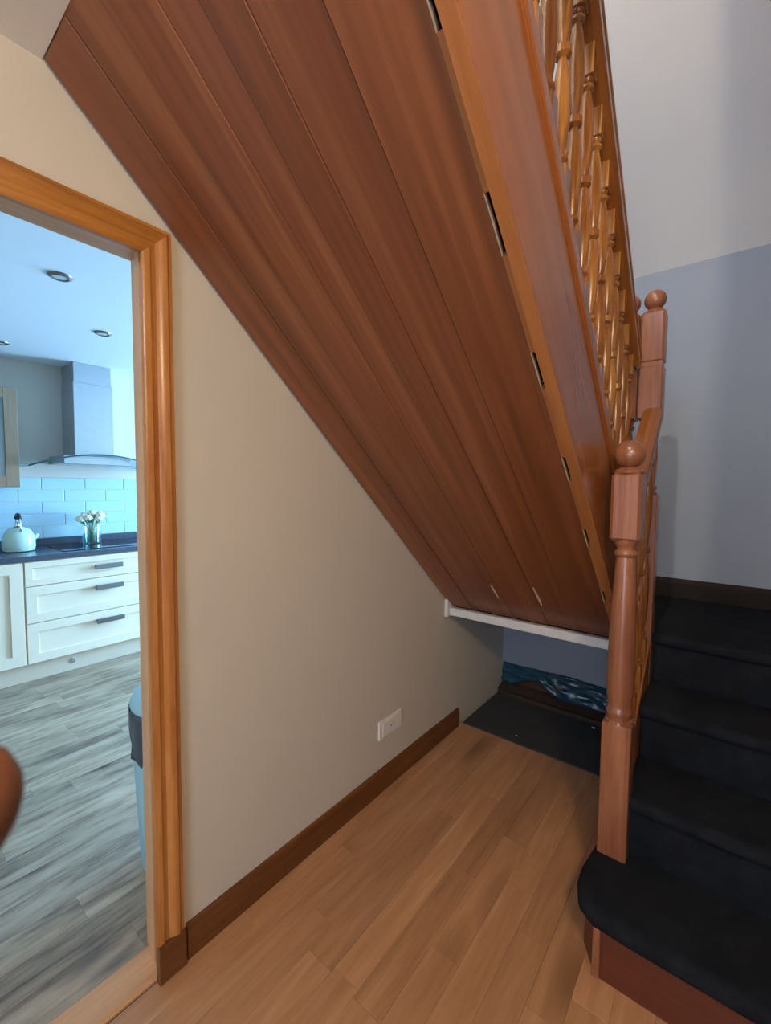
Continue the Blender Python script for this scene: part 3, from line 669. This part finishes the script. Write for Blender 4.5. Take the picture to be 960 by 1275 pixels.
# vase with flowers
VX, VY = -3.02, 1.315
vs_ = thing('vase', 'glass vase of white flowers on the dark worktop', 'vase', (VX, VY, .9165))
bm = bmesh.new(); lathe(bm, [(.066, .9170), (.069, .922), (.070, 1.08), (.066, 1.08), (.064, .928), (.01, .925)], VX, VY, 28); obj('glass', bm, M_VGLASS, vs_, 40)
bm = bmesh.new(); lathe(bm, [(.062, .929), (.0625, 1.0), (.06, 1.001)], VX, VY, 24); obj('water', bm, M_WATER, vs_, 40)
rf = random.Random(11)
for i in range(11):
    a = i*2.4; rad = .015+.065*math.sqrt(i/10); fx, fy, fz = VX+rad*math.cos(a), VY+rad*1.25*math.sin(a), 1.165-.5*rad*rad/.06+rf.uniform(-.012, .012)
    bm = bmesh.new(); tube(bm, [(VX+rf.uniform(-.02, .02), VY+rf.uniform(-.02, .02), .935), (VX+(fx-VX)*.3, VY+(fy-VY)*.3, 1.05), (fx, fy, fz-.01)], .0035, 6)
    st = obj('stem', bm, M_LEAF, vs_, True)
    bm = bmesh.new()
    for j in range(3):
        for q in range(6):
            t_ = 2*math.pi*q/6+j*.5; rr_ = .036*(1-.28*j)
            c = Vector((fx+rr_*.62*math.cos(t_), fy+rr_*.62*math.sin(t_), fz+.008*j+.004))
            mtx = Matrix.Translation(c) @ Matrix.Rotation(t_, 4, 'Z') @ Matrix.Rotation(R(-35-20*j), 4, 'Y') @ Matrix.Diagonal((.023, .018, .007, 1))
            bmesh.ops.create_icosphere(bm, subdivisions=1, radius=1.0, matrix=mtx)
    obj('flower_head', bm, M_PETAL, vs_, True)
    if i % 2 == 0:
        bm = bmesh.new(); mtx = Matrix.Translation((VX+(fx-VX)*.8, VY+(fy-VY)*.85, 1.105)) @ Matrix.Rotation(a, 4, 'Z') @ Matrix.Rotation(R(-40), 4, 'Y') @ Matrix.Diagonal((.032, .014, .003, 1)); bmesh.ops.create_icosphere(bm, subdivisions=2, radius=1, matrix=mtx); obj('leaf', bm, M_LEAF, vs_, True)
# small dark canister at the left edge behind the kettle
# ceiling downlights
for (x, y, lab) in ((-1.275, .677, 'recessed ceiling downlight nearest the doorway'), (-1.983, 1.088, 'recessed ceiling downlight above the drawer unit'), (-2.762, .721, 'recessed ceiling downlight at the left edge near the wall cabinet')):
    t = thing('downlight', lab, 'downlight', (x, y, KZ), 'kitchen ceiling downlights')
    bm = bmesh.new(); lathe(bm, [(.030, KZ-.0005), (.030, KZ-.010), (.036, KZ-.012), (.048, KZ-.006), (.050, KZ-.0005)], x, y, 28); obj('bezel', bm, M_HANDLE, t, 40)
    bm = bmesh.new(); lathe(bm, [(.029, KZ-.001), (.029, KZ-.007), (.015, KZ-.009)], x, y, 20); obj('lamp_face', bm, M_LAMPG, t, 40)
# waste bin beside the door jamb
BX, BY = -.393, .771
wb = thing('waste_bin', 'pale blue kitchen bin with a dark liner behind the door jamb', 'bin', (BX, BY, 0))
bm = bmesh.new(); lathe(bm, [(.130, .002), (.136, .012), (.150, .35), (.158, .60), (.150, .60), (.142, .40), (.125, .02)], BX, BY, 36); obj('body', bm, M_BIN, wb, 40)
bm = bmesh.new(); seg = 48; rows = []
for j in range(9):
    v = j/8; z = .615-.20*v; row = []
    for i in range(seg):
        a = 2*math.pi*i/seg; hem = .05*math.sin(3*a+1)*v+.02*math.sin(7*a)*v
        r_ = .164+.008*math.sin(9*a+4*v)*v+.004*math.sin(17*a)-.008*v
        d_ = math.atan2(math.sin(a-R(215)), math.cos(a-R(215))); r_ += .022*math.exp(-(d_/.22)**2)*math.exp(-((v-.22)/.2)**2)
        row.append(bm.verts.new((BX+r_*math.cos(a), BY+r_*math.sin(a), z+hem*.5)))
    rows.append(row)
for a, c in zip(rows, rows[1:]):
    for i in range(seg): bm.faces.new((a[i], a[(i+1) % seg], c[(i+1) % seg], c[i]))
bmesh.ops.recalc_face_normals(bm, faces=bm.faces); bmesh.ops.solidify(bm, geom=list(bm.faces), thickness=.0015)
obj('liner', bm, M_BAG, wb, True)
bm = bmesh.new(); lathe(bm, [(.160, .612), (.162, .630), (.150, .655), (.10, .672), (.03, .678)], BX, BY, 36); obj('lid', bm, M_BIN, wb, 40)
# unseen tall cupboard added between window and bin to shade the floor
tc_ = thing('shading_cupboard', 'unseen white tall cupboard added past the bin to shade the floor', 'cupboard', (-.29, 1.6, 0))
obj('body', B(-.43, -.14, .96, 2.1, 0, 2.1, bev=.003), M_CUP, tc_); obj('door', B(-.448, -.431, 0.965, 1.527, .1, 2.09, bev=.002), M_CUP, tc_); obj('door', B(-.448, -.431, 1.533, 2.095, .1, 2.09, bev=.002), M_CUP, tc_)

# ================================================================== lamps out of view
def pendant(x, y, zc, drop, label):
    t = thing('ceiling_lamp', label, 'lamp', (x, y, zc))
    bm = bmesh.new(); lathe(bm, [(.05, zc-.02), (.05, zc-.0005)], x, y, 20); obj('ceiling_rose', bm, M_UPVC, t, 40)
    bm = bmesh.new(); tube(bm, [(x, y, zc-.015), (x, y, zc-drop+.09)], .004, 8); obj('flex', bm, M_UPVC, t, True)
    bm = bmesh.new(); lathe(bm, [(.018, zc-drop+.05), (.018, zc-drop+.1), (.012, zc-drop+.11)], x, y, 16); obj('lamp_holder', bm, M_UPVC, t, 40)
pendant(1.72, -.25, HC, .16, 'pendant lamp of the hall behind the photographer')
t = thing('wall_lamp', 'small wall lamp on the added upper landing partition', 'lamp', (1.05, -.8, 4.0))
bm = bmesh.new(); lathe(bm, [(.05, 0), (.05, .015), (.03, .02)], 0, 0, 20); bmesh.ops.rotate(bm, cent=(0, 0, 0), matrix=Matrix.Rotation(R(-90), 3, 'Y'), verts=bm.verts); bmesh.ops.translate(bm, vec=(1.0495, -.8, 3.94), verts=bm.verts); obj('backplate', bm, M_CHROME, t, 40)
bm = bmesh.new(); tube(bm, [(1.04, -.8, 3.94), (1.02, -.8, 3.93), (1.012, -.8, 3.96)], .007, 8); obj('arm', bm, M_CHROME, t, True)
bm = bmesh.new(); lathe(bm, [(.014, 3.955), (.016, 3.985), (.012, 3.99)], 1.012, -.8, 16); obj('lamp_holder', bm, M_UPVC, t, 40)

# ================================================================== photographer's hand at the lens
def cw(r_, u_, f_): return CAM+CR*r_+CU*u_+CF*f_
J = {}; verts = []; rads = []; eds = []
def jv(k, p, r_, par=None):
    J[k] = len(verts); verts.append(cw(*p)); rads.append(r_)
    if par is not None: eds.append((J[par], J[k]))
jv('palm', (-.140, -.088, -.012), .026)
jv('wrist', (-.165, -.150, -.055), .026, 'palm'); jv('fore', (-.185, -.26, -.15), .034, 'wrist'); jv('elbow', (-.20, -.40, -.28), .042, 'fore')
jv('kn_i', (-.130, -.055, .008), .0125, 'palm'); jv('pip_i', (-.106, -.043, .040), .0095, 'kn_i'); jv('dip_i', (-.078, -.0400, .054), .0100, 'pip_i'); jv('tip_i', (-.0488, -.0392, .057), .0102, 'dip_i')
jv('kn_m', (-.136, -.078, .012), .0125, 'palm'); jv('pip_m', (-.118, -.072, .048), .0095, 'kn_m'); jv('dip_m', (-.094, -.070, .056), .0088, 'pip_m'); jv('tip_m', (-.078, -.069, .048), .0078, 'dip_m')
jv('kn_r', (-.140, -.101, .010), .012, 'palm'); jv('pip_r', (-.124, -.096, .044), .009, 'kn_r'); jv('dip_r', (-.102, -.095, .052), .0083, 'pip_r'); jv('tip_r', (-.087, -.094, .044), .0074, 'dip_r')
jv('kn_p', (-.144, -.121, .004), .0105, 'palm'); jv('pip_p', (-.130, -.118, .032), .0078, 'kn_p'); jv('dip_p', (-.113, -.117, .038), .0072, 'pip_p'); jv('tip_p', (-.100, -.116, .032), .0065, 'dip_p')
jv('th_a', (-.132, -.085, -.040), .014, 'palm'); jv('th_b', (-.112, -.062, -.058), .0105, 'th_a'); jv('th_c', (-.092, -.045, -.060), .009, 'th_b')
me = bpy.data.meshes.new('person'); me.from_pydata([v-cw(-.14, -.088, -.012) for v in verts], eds, []); me.materials.append(M_SKIN)
po = bpy.data.objects.new('person', me); COL.objects.link(po); po.location = cw(-.14, -.088, -.012)
sm = po.modifiers.new('skin', 'SKIN'); sm.use_smooth_shade = True
for i, sv in enumerate(me.skin_vertices[0].data): sv.radius = (rads[i], rads[i]); sv.use_root = (i == 0)
ss = po.modifiers.new('sub', 'SUBSURF'); ss.levels = 2; ss.render_levels = 2
tag(po, 'bare hand of the person taking the photo, fingertip at the left edge', 'person')
